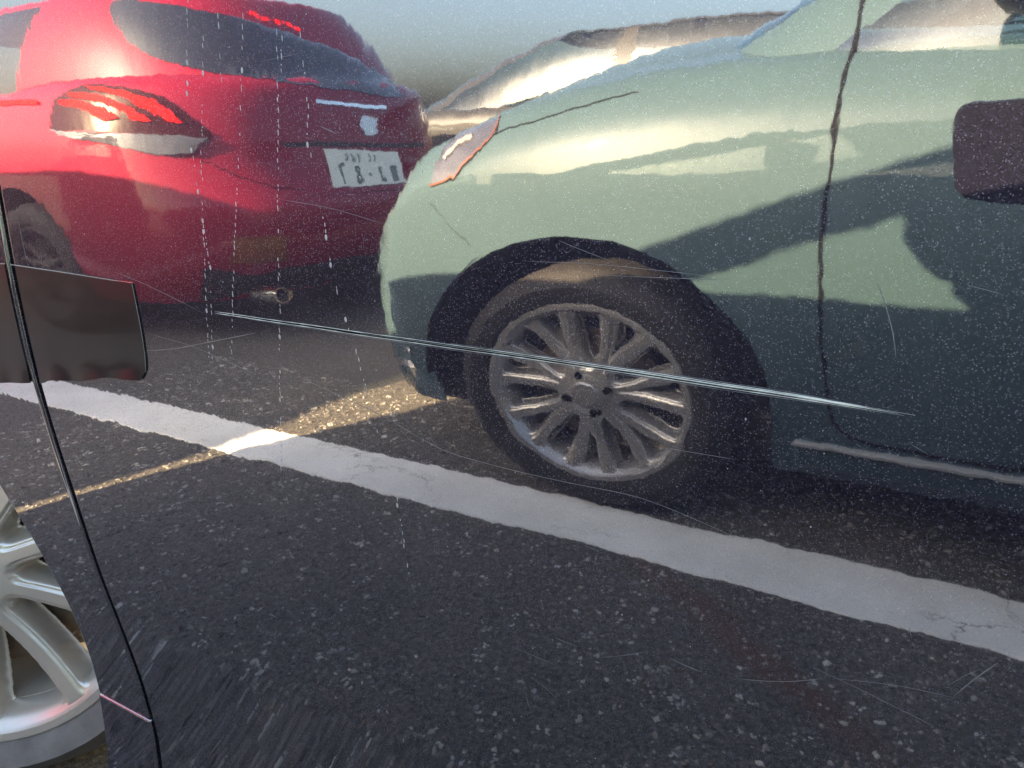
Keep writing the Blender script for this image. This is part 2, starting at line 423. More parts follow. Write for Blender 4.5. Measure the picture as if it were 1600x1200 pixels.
def make_wheel(parent, loc, rz, tyre_r, rim_r, width, style, alloy, rubber, name='wheel'):
    h = width/2
    rim = lathe(name, [(rim_r, h-.004), (rim_r-.004, h), (rim_r-.014, h-.002), (rim_r-.018, h-.010), (rim_r-.024, h-.016), (rim_r-.030, h-.03), (rim_r-.036, h-.06), (rim_r-.045, -h*.4), (rim_r-.03, -h+.01), (rim_r, -h)], alloy, parent)
    rim.location = loc; rim.rotation_euler = (0, 0, rz)
    T = tyre_r
    lathe('tyre', [(rim_r-.008, h-.012), (rim_r+.004, h+.003), (rim_r+.02, h+.010), ((T+rim_r)/2, h+.014), (T-.03, h+.008), (T-.012, h-.004), (T-.003, h-.02), (T, h-.045), (T, -h+.045), (T-.01, -h+.01), ((T+rim_r)/2, -h-.01), (rim_r, -h)], rubber, rim, 80)
    lathe('brake_disc', [(.02, h-.075), (rim_r*.66, h-.075), (rim_r*.66, h-.095), (.02, h-.095)], 'steel', rim, 48)
    lathe('hub', [(0.0005, h-.012), (.028, h-.012), (.032, h-.016), (.05, h-.02), (.066, h-.03), (.068, h-.075), (.02, h-.08)], alloy, rim, 40)
    key = (style, round(rim_r, 3), round(h, 3), alloy)
    lugs, lug_r = (4, .047) if style == 'vee7' else (5, .049)
    if key not in FACE_CACHE: FACE_CACHE[key] = wheel_face(style, rim_r, h, alloy)
    fo = bpy.data.objects.new('spokes', FACE_CACHE[key]); COL.objects.link(fo); fo.parent = rim
    for k in range(lugs):
        a = 2*math.pi*k/lugs+.35
        bm = bmesh.new(); bmesh.ops.create_cone(bm, segments=14, radius1=.0105, radius2=.0095, depth=.012, cap_ends=True)
        bmesh.ops.rotate(bm, verts=bm.verts[:], matrix=Matrix.Rotation(R(-90), 3, 'X'))
        bmesh.ops.translate(bm, verts=bm.verts[:], vec=(lug_r*math.cos(a), h-.022, lug_r*math.sin(a)))
        bm_obj('lug_nut', bm, 'trim', rim)
    return rim

# ------------------------------------------------------------------ whole cars (forward is -x, near side +y)
def superell(th, n): # quarter weights
    c, s = math.cos(th), math.sin(th)
    return math.copysign(abs(c)**(2/n), c), abs(s)**(2/n)
def make_body(root, spec, paint, hood_split=True):
    wz = pchip(*zip(*spec['w'])); fz = pchip(*zip(*spec['front'])); rz = pchip(*zip(*spec['rear'])); zt = pchip(*zip(*spec['top']))
    crown = pchip(*zip(*spec['crown'])); xf0, xr0, nf, nr = spec['xf0'], spec['xr0'], spec.get('nf', 2.6), spec.get('nr', 2.8)
    arches = spec['arches']; zl0 = spec['zl']; rs = spec.get('rs', .10)
    tx0, tk = spec.get('taper', (xf0, 0)); tp_ = lambda x: tk*max(0, tx0-x)**2
    xs = []
    for k in range(27): xs.append(('f', k/26*math.pi/2))
    side = set(np.round(np.linspace(xf0, xr0, 70)[1:-1], 4))
    for xc, zc, ra in arches:
        for a in np.linspace(-90, 90, 41): side.add(round(xc+ra*math.sin(R(a)), 4))
        side.add(round(xc-ra-.001, 4)); side.add(round(xc+ra+.001, 4))
    for x in sorted(s for s in side if xf0 < s < xr0): xs.append(('s', x))
    for k in range(27): xs.append(('r', k/26*math.pi/2))
    vs = np.concatenate([np.linspace(0, .75, 22), .75+.25*np.sin(np.linspace(0, 1, 12)[1:]*math.pi/2)])
    ts = np.linspace(0, 1, 12)[1:]
    NV = len(vs)+len(ts)
    P = np.zeros((len(xs), NV, 3))
    for i, (kd, q) in enumerate(xs):
        def plan(z, inset):
            W = float(wz(z))-inset
            if kd == 's': return q, W-tp_(q)
            if kd == 'f':
                W -= tp_(xf0); c, s = superell(q, nf); return xf0+(float(fz(z))+inset-xf0)*c, W*s
            c, s = superell(math.pi/2-q, nr); return xr0+(float(rz(z))-inset-xr0)*c, W*s
        xm, _ = plan(.5, 0)
        zlow = zl0
        for xc, zc, ra in arches:
            if abs(xm-xc) < ra and kd == 's': zlow = max(zlow, zc+math.sqrt(max(0, ra*ra-(xm-xc)**2)))
        ztop = float(zt(xm))
        for j, v in enumerate(vs):
            z = zlow+(ztop-zlow)*v
            qq = max(0, (z-(ztop-rs))/rs); ins = .75*rs*(1-math.sqrt(max(0, 1-min(1, qq)**2)))
            x, y = plan(z, ins); P[i, j] = (x, y, z)
        xt, yt, _ = P[i, len(vs)-1]; cr = float(crown(xm))
        for j, t in enumerate(ts):
            P[i, len(vs)+j] = (xt, yt*(1-t), ztop+cr*(1-(1-t)**2))
    Q = P.copy(); Q[:, :, 1] *= -1
    nu, nv, _ = P.shape
    Nn = np.concatenate([-grid_normals(P).reshape(-1, 3), grid_normals(Q).reshape(-1, 3)])
    V = np.concatenate([P.reshape(-1, 3), Q.reshape(-1, 3)]); F = []
    for i in range(nu-1):
        for j in range(nv-1):
            q = [i*nv+j, (i+1)*nv+j, (i+1)*nv+j+1, i*nv+j+1]
            if len({tuple(np.round(V[a], 6)) for a in q}) < 3: continue
            F.append(q[::-1]); F.append([nu*nv+a for a in q])
    return mesh_obj('body', V, F, paint, root, True, Nn)
def make_greenhouse(root, g, paint, glass, rear_glass=None):
    """lower loop to roof loop; glass panes between painted pillars"""
    (xf, xr, wb, zb), (tf, tr, wt, ztp) = g['base'], g['roof']; n = g.get('n', 4.5)
    th = np.linspace(0, math.pi, 261)
    ms = np.linspace(0, 1, 41); rr = np.linspace(1, 0, 16)[1:]
    P = np.zeros((len(th), len(ms)+len(rr), 3))
    for i, a in enumerate(th):
        c, s = superell(a, n)
        bx, by = (xf+xr)/2-(xr-xf)/2*c, wb*s; tx, ty = (tf+tr)/2-(tr-tf)/2*c, wt*s
        for j, m in enumerate(ms):
            bu = g.get('bulge', .025)*math.sin(math.pi*m); e = m
            x = bx+(tx-bx)*e; y = by+(ty-by)*(e*.82+.18*e**3)
            L = math.hypot(c, s); z = zb+(ztp-zb)*(1-(1-e)**1.12) - g.get('edge', .035)*max(0, (m-.86)/.14)**2
            P[i, j] = (x-bu*c/L, y+bu*s/L, z)
        x1, y1, z1 = P[i, len(ms)-1]
        for j, q in enumerate(rr):
            cx = (tf+tr)/2
            P[i, len(ms)+j] = (cx+(x1-cx)*q, y1*q, z1+(g.get('edge', .035)*.9+g.get('crown', .03))*(1-q*q)**.8)
    nm = len(ms); deg = np.degrees(th)
    m0, m1 = g.get('m0', .06), g.get('m1', .90)
    wsA, sideA, sideB, rgA = g.get('ws', 37), g.get('side0', 50), g.get('side1', 128), g.get('rg', 146)
    pil = g.get('pillars', [])
    mm = lambda j: (ms[j]+ms[j+1])/2 if j < nm-1 else 2
    def cls(i, j, c):
        if j >= nm-1: return 'roof'
        m, d = mm(j), (deg[i]+deg[i+1])/2
        if m0 < m < m1:
            if d < wsA: return 'windscreen'
            if d > rgA and m > m0+g.get('rgk', 0)*((180-d)/(180-rgA))**3: return 'rear_window'
            if d > rgA: return 'pillars'
            if g.get('shade_line') and c[2] > g['shade_line'](c[0]) and d < 90: return 'pillars'
            if sideA < d < sideB and not any(a < c[0] < b for a, b in pil): return 'side_window'
        return 'pillars'
    mats = {'roof': paint, 'pillars': paint, 'windscreen': glass, 'rear_window': rear_glass or glass, 'side_window': glass}
    nmn = {'pillars': 'pillar_frame'}
    A = grid_parts(P, cls, root, mats, flip=False, names=nmn)
    Q = P.copy(); Q[:, :, 1] *= -1
    B = grid_parts(Q, cls, root, mats, flip=True, names=nmn)
    return A, B

# ------------------------------------------------------------------ the setting
g = bmesh.new(); bmesh.ops.create_grid(g, x_segments=40, y_segments=40, size=400)
tag(bm_obj('ground', g, 'asphalt', None, False), kind='structure', label='dark grey asphalt of the car park with fine pale aggregate')
def stripe(name, y0, y1, x0, x1, label):
    V = []; F = []; n = 360
    jit = lambda: random.uniform(-1, 1)
    a = b = 0.
    for k in range(n+1):
        x = x0+(x1-x0)*k/n; a = a*.6+.0032*jit(); b = b*.6+.0032*jit()
        V += [(x, y0+a, .0005), (x, y0+a+.004, .0045), (x, y1+b-.004, .0045), (x, y1+b, .0005)]
    for k in range(n):
        q = 4*k
        for j in range(3): F.append((q+j, q+j+4, q+j+5, q+j+1))
    o = mesh_obj(name, V, F, 'road_paint', None, False)
    return tag(o, label, 'road marking', None, 'structure')
stripe('parking_line', -.935, -.765, -4.6, 3.2, 'worn white painted bay line on the asphalt beside the pale green car')
# loose and proud aggregate stones in the strip of asphalt the door mirrors
def aggregate():
    V = []; F = []
    n = 24000
    for k in range(n):
        x = random.uniform(-2.3, .7); y = -.03-abs(random.random())**1.15*1.35
        if -.94 < y < -.76: continue
        s = random.uniform(.0016, .0052)*(1.6 if random.random() < .06 else 1); a = random.uniform(0, 6.28)
        b = len(V); ca, sa = math.cos(a), math.sin(a)
        for dx, dy, dz in ((1, .2, 0), (.2, .9, 0), (-.9, .3, 0), (-.3, -.8, 0), (.5, -.7, 0)):
            dx *= s*random.uniform(.8, 1.4); dy *= s*random.uniform(.7, 1.1)
            V.append((x+dx*ca-dy*sa, y+dx*sa+dy*ca, -.0005))
        for dx, dy in ((.35, .3), (-.4, .1), (.1, -.35)):
            V.append((x+s*(dx*ca-dy*sa), y+s*(dx*sa+dy*ca), s*random.uniform(.45, .8)))
        F += [(b, b+1, b+5), (b+1, b+2, b+6, b+5), (b+2, b+3, b+6), (b+3, b+4, b+7, b+6), (b+4, b, b+5, b+7), (b+5, b+6, b+7)]
    o = mesh_obj('asphalt_aggregate', V, F, 'stone', None, False)
    tag(o, 'pale aggregate stones standing proud of the dark asphalt', 'gravel', None, 'stuff')
aggregate()

# ------------------------------------------------------------------ the dark car whose flank fills the picture
# outward profile of its flank: y over z, gently rounded, hollow low down, turning under at the sill
ZT = np.linspace(0, 1.2, 2401)
def _ss(a, b, x):
    t = np.clip((x-a)/(b-a), 0, 1); return t*t*(3-2*t)
_c = .28+(-1.0-.28)*(1-_ss(.38, .45, ZT))+(9+1.0)*(1-_ss(.15, .20, ZT))
_i = int(np.searchsorted(ZT, .95)); _dz = ZT[1]-ZT[0]
_sl = np.concatenate([[0], np.cumsum((_c[1:]+_c[:-1])/2*_dz)]); _sl -= _sl[_i]
_y = np.concatenate([[0], np.cumsum((_sl[1:]+_sl[:-1])/2*_dz)]); _y -= _y[_i]
def SY(z): return np.interp(z, ZT, _y)
def SN(z):
    s = np.interp(z, ZT, _sl); n = np.array([0, -1, s]); return n/np.linalg.norm(n)
SEAM = pchip([.05, .22, .25, .29, .33, .385, .463, .55, .613, .68, .752, .81, .83, 1.05], [-.679, -.681, -.681, -.685, -.690, -.698, -.705, -.7075, -.711, -.713, -.710, -.7055, -.704, -.690])
ARC, AAX, AAZ = (-1.135, .275), .362, .43

CARX = empty('dark_car', (-.9, .0, 0))
CO = Vector((-.9, 0, 0))
tag(CARX, 'glossy black car with a long pale scratch along its door', 'car')
def flank_grid(name, zrow, xleft, xright, mat, parent, nx, lips=(), thick=.012):
    """skin on the flank profile between two edges; rolled lips on the chosen edges"""
    P = np.zeros((nx+1, len(zrow), 3)); Nn = np.zeros_like(P)
    for j, z in enumerate(zrow):
        a, b = float(xleft(z)), float(xright(z))
        for i in range(nx+1):
            x = a+(b-a)*i/nx; P[i, j] = (x-CO.x, SY(z), z); Nn[i, j] = SN(z)
    cols = [(P, Nn)]
    rad = .0032
    def lip_u(col, sgn):
        L = []
        for ang in (30, 60, 90):
            q = R(ang); D = P[col].copy(); D[:, 0] += sgn*rad*math.sin(q); D[:, 1] += rad*(1-math.cos(q))
            n = Nn[col]*math.cos(q); n = n+np.array([sgn*math.sin(q), 0, 0]); L.append((D, n))
        D = P[col].copy(); D[:, 0] += sgn*rad; D[:, 1] += rad+.022; n = np.tile(np.array([sgn*1., 0, 0]), (D.shape[0], 1)); L.append((D, n))
        return L
    pre = []; post = []
    if 'L' in lips: pre = lip_u(0, -1)[::-1]
    if 'R' in lips: post = lip_u(nx, 1)
    PP = np.concatenate([np.array([d for d, _ in pre]).reshape(-1, len(zrow), 3), P, np.array([d for d, _ in post]).reshape(-1, len(zrow), 3)])
    NN = np.concatenate([np.array([n for _, n in pre]).reshape(-1, len(zrow), 3), Nn, np.array([n for _, n in post]).reshape(-1, len(zrow), 3)])
    # bottom / top lips
    def lip_v(row, sgn):
        L = []
        for ang in (30, 60, 90):
            q = R(ang); D = PP[:, row].copy(); D[:, 2] += sgn*rad*math.sin(q); D[:, 1] += rad*(1-math.cos(q))
            n = NN[:, row]*math.cos(q)+np.array([0, 0, sgn*math.sin(q)]); L.append((D, n))
        D = PP[:, row].copy(); D[:, 2] += sgn*rad; D[:, 1] += rad+.022; L.append((D, np.tile(np.array([0, 0, sgn*1.]), (D.shape[0], 1))))
        return L
    bot = lip_v(0, -1)[::-1] if 'B' in lips else []; top = lip_v(len(zrow)-1, 1) if 'T' in lips else []
    def cat(a, A, b): return np.concatenate([x[:, None] for x in a]+[A]+[x[:, None] for x in b], axis=1)
    PP2 = cat([d for d, _ in bot], PP, [d for d, _ in top]); NN2 = cat([n for _, n in bot], NN, [n for _, n in top])
    nu, nv, _ = PP2.shape; V = PP2.reshape(-1, 3); N2 = NN2.reshape(-1, 3); N2 = N2/np.linalg.norm(N2, axis=1, keepdims=True)
    F = [(i*nv+j, (i+1)*nv+j, (i+1)*nv+j+1, i*nv+j+1) for i in range(nu-1) for j in range(nv-1)]
    return mesh_obj(name, V, F, mat, parent, True, N2)
zr = lambda a, b, n: list(np.linspace(a, b, n))
GAP = .014
door = flank_grid('front_door', zr(.13, .985, 110), lambda z: SEAM(z)+GAP/2, lambda z: .46, 'panel', CARX, 60, 'LRT')
door['label'] = 'front door with a long pale double scratch'
rear_door = flank_grid('rear_door', zr(.13, .985, 80), lambda z: .4665, lambda z: 1.25, 'panel', CARX, 30, 'LRT')
# fender: columns along x so that the wheel arch can be followed
def fender():
    xs = set()
    for a in np.linspace(-90, 90, 61): xs.add(round(ARC[0]+AAX*math.sin(R(a)), 5))
    for x in np.linspace(ARC[0]+AAX+.004, -.70, 12): xs.add(round(x, 5))
    for x in np.linspace(-1.62, ARC[0]-AAX-.004, 8): xs.add(round(x, 5))
    xs = sorted(xs); nz = 60
    P = np.zeros((len(xs), nz+1, 3)); Nn = np.zeros_like(P)
    x_lo, x_hi = xs[0], xs[-1]
    for i, x in enumerate(xs):
        q = (x-ARC[0])/AAX
        zl = .285 if abs(q) >= 1 else max(.285, ARC[1]+AAZ*math.sqrt(max(0, 1-q*q)))
        for j in range(nz+1):
            z = zl+(.985-zl)*j/nz
            f = max(0, (x-(ARC[0]+AAX))/(x_hi-(ARC[0]+AAX)))
            xx = x+f*(float(SEAM(z))-GAP/2-x_hi) if f > 0 else x
            taper = max(0, -1.25-xx)
            P[i, j] = (xx-CO.x, SY(z)+.55*taper**2, z); n = SN(z).copy(); n[0] = -1.1*taper; Nn[i, j] = n/np.linalg.norm(n)
    rad = .0032; cols = [P]; ncs = [Nn]
    for ang in (30, 60, 90):
        q = R(ang); D = P[-1].copy(); D[:, 0] += rad*math.sin(q); D[:, 1] += rad*(1-math.cos(q)); cols.append(D[None]); ncs.append((Nn[-1]*math.cos(q)+np.array([math.sin(q), 0, 0]))[None])
    D = P[-1].copy(); D[:, 0] += rad; D[:, 1] += .025; cols.append(D[None]); ncs.append(np.tile(np.array([1., 0, 0]), (1, nz+1, 1)))
    P = np.concatenate(cols); Nn = np.concatenate(ncs)
    # rolled arch lip and lower lip
    L = []; LN = []
    cen = np.array([ARC[0]-CO.x, 0, ARC[1]])
    e = P[:, 0]; d = cen-e; d[:, 1] = 0
    low = e[:, 2] < .2855
    d[low] = (0, 0, -1); d /= np.linalg.norm(d, axis=1, keepdims=True)
    for ang in (90, 60, 30):
        q = R(ang); D = e+d*.003*math.sin(q); D[:, 1] += .003*(1-math.cos(q)); L.append(D[:, None]); LN.append((Nn[:, 0]*math.cos(q)+d*math.sin(q))[:, None])
    D = e+d*.003; D[:, 1] += .03; L.insert(0, D[:, None]); LN.insert(0, d[:, None])
    P = np.concatenate(L+[P], axis=1); Nn = np.concatenate(LN+[Nn], axis=1)
    nu, nv, _ = P.shape; N2 = Nn.reshape(-1, 3); N2 = N2/np.linalg.norm(N2, axis=1, keepdims=True)
    F = [(i*nv+j, (i+1)*nv+j, (i+1)*nv+j+1, i*nv+j+1) for i in range(nu-1) for j in range(nv-1)]
    return mesh_obj('front_fender', P.reshape(-1, 3), F, 'panel', CARX, True, N2)
fend = fender()
skirt = flank_grid('side_skirt', zr(.10, .277, 30), lambda z: -.775-.02*max(0, .2-z), lambda z: SEAM(z)-GAP/2, 'panel', CARX, 8, 'LRTB')
# dark backing behind the gaps: inner sills, wheel-house
def backing(x0, x1):
    V = []; F = []
    for k in range(30):
        z = .11+.88*k/29
        for x, y in ((x0, .06), (x0, .024), (x1, .024), (x1, .06)): V.append((x-CO.x, SY(z)+y, z))
    for k in range(29):
        for j in range(4): a = 4*k; F.append((a+j, a+(j+1) % 4, a+4+(j+1) % 4, a+4+j))
    return mesh_obj('inner_door_frame', V, F, 'trim', CARX, False)
backing(-.745, -.645); backing(.42, .51)
def seal(x_of, z0, z1, wd):
    V = []; F = []; n = 60
    for k in range(n+1):
        z = z0+(z1-z0)*k/n
        for q, dy in ((-1, .010), (-1, .0045), (1, .0045), (1, .010)): V.append((float(x_of(z))+q*wd/2-CO.x, float(SY(z))+dy, z))
    for k in range(n):
        for j in range(3): a = 4*k; F.append((a+j, a+j+1, a+5+j, a+4+j))
    return mesh_obj('gap_seal', V, F, 'trim', CARX, False)
seal(SEAM, .12, .985, GAP-.001)
def liner():
    V = []; F = []; n = 40
    for k in range(n+1):
        a = math.pi*k/n*1.1-.16
        x = ARC[0]-CO.x+(AAX+.012)*math.cos(a); z = ARC[1]+(AAZ+.01)*math.sin(a)
        V += [(x, float(SY(z))+.028, z), (x, .34, z), (ARC[0]-CO.x, .34, ARC[1])]
    for k in range(n):
        a = 3*k; F += [(a, a+1, a+4, a+3), (a+1, a+2, a+5, a+4)]
    return mesh_obj('wheel_house', V, F, 'black', CARX)
liner()
wheel = make_wheel(CARX, Vector((-1.160, .138, .324))-CO, R(180+32), .326, .260, .20, 'ten', 'alloy', 'dusty_rubber')
wheel['label'] = 'silver wheel with paired spokes'

# shell: bonnet, nose, far side, roof and glass (centre line at y = .85)
SHELL = dict(
    w=[(.10, .70), (.2, .76), (.5, .795), (.8, .81), (1.0, .80)],
    front=[(.1, -1.20), (.3, -1.29), (.5, -1.31), (.7, -1.31), (.85, -1.27), (1.0, -1.0)],
    rear=[(.1, 2.55), (.4, 2.66), (.7, 2.66), (1.0, 2.55)],
    top=[(-1.32, .80), (-1.0, .83), (-.66, .87), (-.3, .93), (.1, .955), (2.0, .955), (2.7, .93)],
    crown=[(-1.25, .03), (-.5, .05), (.1, .01), (2.7, .01)], xf0=-.66, xr0=2.0, zl=.17, rs=.07, nf=2.5,
    arches=[(ARC[0]+.9, .30, .39), (2.42-.9+.1, .30, .37)])
SH = empty('shell_tmp')
def shell():
    b = make_body(SH, SHELL, 'body_dark')
    b.parent = CARX; b.location = (0, .85, 0)
    A, B = make_greenhouse(SH, dict(base=(-.72, 2.35, .735, .95), roof=(.64, 1.75, .57, 1.58), n=5, ws=27, side0=62, side1=131, rg=148, m0=.05, m1=.9, pillars=[(1.25, 1.36)], bulge=.02, shade_line=lambda x: 1.075+.5*(x-.9+.9) if x < .9 else 9), 'body_dark', 'clear_glass')  # side pane made opaque above a line, added to widen the pillar shadow
    for D in (A, B):
        for o in D.values(): o.parent = CARX; o.location = (0, .85, 0)
shell(); bpy.data.objects.remove(SH)
# door mirror, out of the picture but its shadow falls on the pale green car
mir = rounded_box('door_mirror', .13, .17, .145, .035, 'body_dark', CARX, Vector((-.405, -.085, 1.085))-CO, (0, 0, R(12)), 3)
rounded_box('mirror_stalk', .09, .12, .05, .015, 'black', CARX, Vector((-.405, .03, 1.02))-CO)
for sx, nm in ((-.05, 'front'), (.55, 'rear')):
    for sy in (.45, 1.25):
        st = rounded_box('seat_back', .16, .5, .62, .06, 'seat', CARX, Vector((sx+.25, sy, .85))-CO, (0, R(12), 0))
        rounded_box('headrest', .10, .26, .17, .04, 'seat', st, (0, 0, .42))
make_wheel(CARX, Vector((1.52, .16, .305))-CO, R(180), .315, .222, .20, 'double5', 'alloy', 'dusty_rubber')
make_wheel(CARX, Vector((-1.06, 1.55, .305))-CO, R(29), .315, .222, .20, 'double5', 'alloy', 'dusty_rubber')
make_wheel(CARX, Vector((1.52, 1.55, .305))-CO, 0, .315, .222, .20, 'double5', 'alloy', 'dusty_rubber')

# --- marks on the flank
def on(x, z, off): return Vector((x, SY(z), z))-CO+Vector(SN(z))*off
def ribbon(name, pts, widths, off, mat, parent, ridge=0.):
    """thin ridge laid along a line of (x, z) points on the flank; ends taper to nothing"""
    P = [Vector((a, b)) for a, b in pts]; S = []
    for a, b in zip(P[:-1], P[1:]):
        n = max(2, int((b-a).length/.006))
        for k in range(n): S.append(a.lerp(b, k/n))
    S.append(P[-1])
    for _ in range(6): S = [S[0]]+[(S[i-1]+S[i]*2+S[i+1])/4 for i in range(1, len(S)-1)]+[S[-1]]
    V = []; F = []; N = len(S)
    for i, p in enumerate(S):
        t = (S[min(i+1, N-1)]-S[max(i-1, 0)]).normalized(); s = Vector((-t.y, t.x)); q = i/(N-1)
        wd = widths(q)/2
        for k, h in ((-1, 0), (0, ridge), (1, 0)):
            u = p+s*wd*k; V.append(on(u.x, u.y, off+h))
    for i in range(N-1):
        a = 3*i; F += [(a, a+3, a+4, a+1), (a+1, a+4, a+5, a+2)]
    return mesh_obj(name, V, F, mat, parent, False)
GX = [(-.4535, .7573), (-.3006, .7562), (-.1694, .7560), (-.0687, .7550), (-.0057, .7534)]
def off_line(dz, a=0., b=1.):
    o = []
    for q in np.linspace(a, b, 40):
        x = GX[0][0]+(GX[-1][0]-GX[0][0])*q; z = np.interp(x, [p[0] for p in GX], [p[1] for p in GX]); o.append((x, float(z)+dz*(.55+.45*min(1, q*2.2))*(1 if q < .85 else 1-.6*(q-.85)/.15)+.00012*math.sin(q*37)))
    return o
tp = lambda w0, l=40., r=10.: (lambda q: w0*min(1, q*l+.2)*min(1, (1-q)*r+.05)*random.uniform(.45, 1.2))
sc0 = ribbon('long_scratch', off_line(.0011), tp(.00050), .0001, 'scuff', door, .0002); sc0['label'] = 'long pale scratch across the middle of the door'
ribbon('long_scratch', off_line(-.0011, .0, .99), tp(.00055), .0001, 'scuff', door, .0002)
ribbon('scratch_groove', off_line(.0001, .02, .93), lambda q: .0015*min(1, (1-q)*8), .00006, 'trim', door)
ribbon('long_scratch', off_line(.0002, .30, .985), lambda q: .0013*q**1.2*min(1, (1-q)*10+.05)*random.uniform(.75, 1.1), .0001, 'scuff', door, .0003)
ribbon('long_scratch', off_line(-.0021, .08, .97), tp(.00030), .0001, 'hair', door, .0001)
ribbon('long_scratch', off_line(.0019, .45, .95), tp(.00030), .0001, 'hair', door, .0001)
SCR = [[(-0.6798, 0.8266), (-0.6825, 0.795), (-0.6814, 0.7735), (-0.6756, 0.7519), (-0.6776, 0.7178), (-0.682, 0.688)], [(-0.5375, 0.7331), (-0.4851, 0.729), (-0.4205, 0.7153)], [(-0.5403, 0.7183), (-0.5084, 0.7232), (-0.4851, 0.729), (-0.4143, 0.7465)], [(-0.5617, 0.7789), (-0.5251, 0.7717), (-0.4648, 0.7553)], [(-0.3766, 0.719), (-0.3063, 0.7027), (-0.2625, 0.6865), (-0.2118, 0.6839), (-0.1698, 0.6839), (-0.1313, 0.6854), (-0.1096, 0.6809), (-0.0854, 0.6755), (-0.0753, 0.6725)], [(-0.0277, 0.8111), (-0.0227, 0.8004), (-0.0177, 0.7897), (-0.0163, 0.7784)], [(-0.1179, 0.7166), (-0.0813, 0.7173)], [(-0.1859, 0.5723), (-0.1806, 0.5703), (-0.1717, 0.5711)], [(-0.1545, 0.5687), (-0.1378, 0.576), (-0.1258, 0.5838)], [(-0.111, 0.5843), (-0.1007, 0.5815), (-0.0925, 0.5819)], [(-0.2111, 0.5186), (-0.2081, 0.5044)], [(-0.2187, 0.5531), (-0.1858, 0.5501)], [(-0.2054, 0.5329), (-0.196, 0.5303), (-0.1846, 0.5217)], [(-0.0736, 0.585), (-0.0565, 0.5888), (-0.042, 0.5947), (-0.0299, 0.6025)], [(-0.0254, 0.6043), (0.0063, 0.613), (0.0282, 0.6142)], [(0.0281, 0.6149), (0.0341, 0.6287), (0.0425, 0.6404)], [(0.0248, 0.6197), (0.029, 0.6275), (0.0359, 0.6339)], [(-0.0351, 0.6075), (-0.0224, 0.6055), (0.0111, 0.597), (0.0227, 0.5941)], [(-0.4563, 0.4983), (-0.4504, 0.4984), (-0.4462, 0.4973)], [(-0.1629, 0.6455), (-0.1556, 0.6437)], [(-0.3814, 0.919), (-0.3485, 0.9216)], [(-0.3377, 0.8809), (-0.3304, 0.8786), (-0.3247, 0.876)], [(-0.3753, 0.8376), (-0.3329, 0.8336), (-0.294, 0.8254)], [(-0.1799, 0.8215), (-0.1697, 0.8178), (-0.1484, 0.8119)], [(0.0049, 0.6471), (0.0058, 0.6441), (0.007, 0.6412)], [(-0.1552, 0.8049), (-0.0903, 0.8071)], [(-0.0066, 0.7405), (0.0015, 0.7365)], [(0.0054, 0.8123), (0.0124, 0.811), (0.0181, 0.8094)], [(-0.1998, 0.8094), (-0.1588, 0.8106), (-0.1025, 0.8086)]]
STRONG = {2: .0005, 0: .00045, 4: .00035, 5: .0004, 7: .0005, 9: .0005, 10: .0005, 13: .0004, 15: .0006, 18: .0008, 21: .0005}
for k, s in enumerate(SCR):
    w0 = STRONG.get(k, .00024)
    ribbon('hairline_scratch', s, lambda q, w0=w0: w0*min(1, q*6+.15)*min(1, (1-q)*6+.15), .00008, 'hair', door, .00008)
# dried drip marks
TRAILS = [[(-0.4413, 0.9584), (-0.4515, 0.9021)], [(-0.4473, 0.8494), (-0.4574, 0.7883), (-0.4697, 0.711)], [(-0.4308, 0.9354), (-0.4417, 0.878), (-0.45, 0.8452)], [(-0.4154, 0.947), (-0.4182, 0.9008)], [(-0.3931, 0.9452), (-0.405, 0.8812), (-0.4194, 0.8249), (-0.4434, 0.7243)], [(-0.3661, 0.9343), (-0.3719, 0.8805), (-0.3809, 0.8222), (-0.3881, 0.7671), (-0.41, 0.6393)], [(-0.3629, 0.9306), (-0.3679, 0.8988)], [(-0.3474, 0.9312), (-0.3458, 0.8908), (-0.349, 0.8727), (-0.3438, 0.8504)], [(-0.3414, 0.8275), (-0.3378, 0.7921), (-0.3324, 0.7722), (-0.3231, 0.7395), (-0.3134, 0.688)], [(-0.3026, 0.6433), (-0.2989, 0.5838)], [(-0.4538, 0.868), (-0.4517, 0.7842), (-0.4644, 0.7216)]]
def drips():
    V = []; F = []
    def drop(x, z, w, h):
        b = len(V); n = 8
        V.append(on(x, z, .0004))
        for k in range(n):
            a = 2*math.pi*k/n; V.append(on(x+w*math.cos(a), z+h*math.sin(a), .00005))
        for k in range(n): F.append((b, b+1+k, b+1+(k+1) % n))
    for tr in TRAILS:
        Z = [p[1] for p in tr][::-1]; X = [p[0] for p in tr][::-1]; z = Z[-1]
        while z > Z[0]:
            big = random.random() < .12
            h = random.uniform(.0006, .0022); wd = random.uniform(.00028, .0005)
            if big: h = .0019; wd = .0010
            drop(float(np.interp(z, Z, X))+random.uniform(-.0006, .0006), z, wd, h); z -= h*2+(random.uniform(.0004, .003) if random.random() < .75 else random.uniform(.004, .016))
    for k in range(120): # scattered specks
        x = random.uniform(-.66, .06); z = random.uniform(.45, .96); s = random.uniform(.0002, .00042); drop(x, z, s, s*random.uniform(.8, 1.6))
    o = mesh_obj('dried_water_spots', V, F, 'spot', door, False); o['kind'] = 'stuff'
drips()
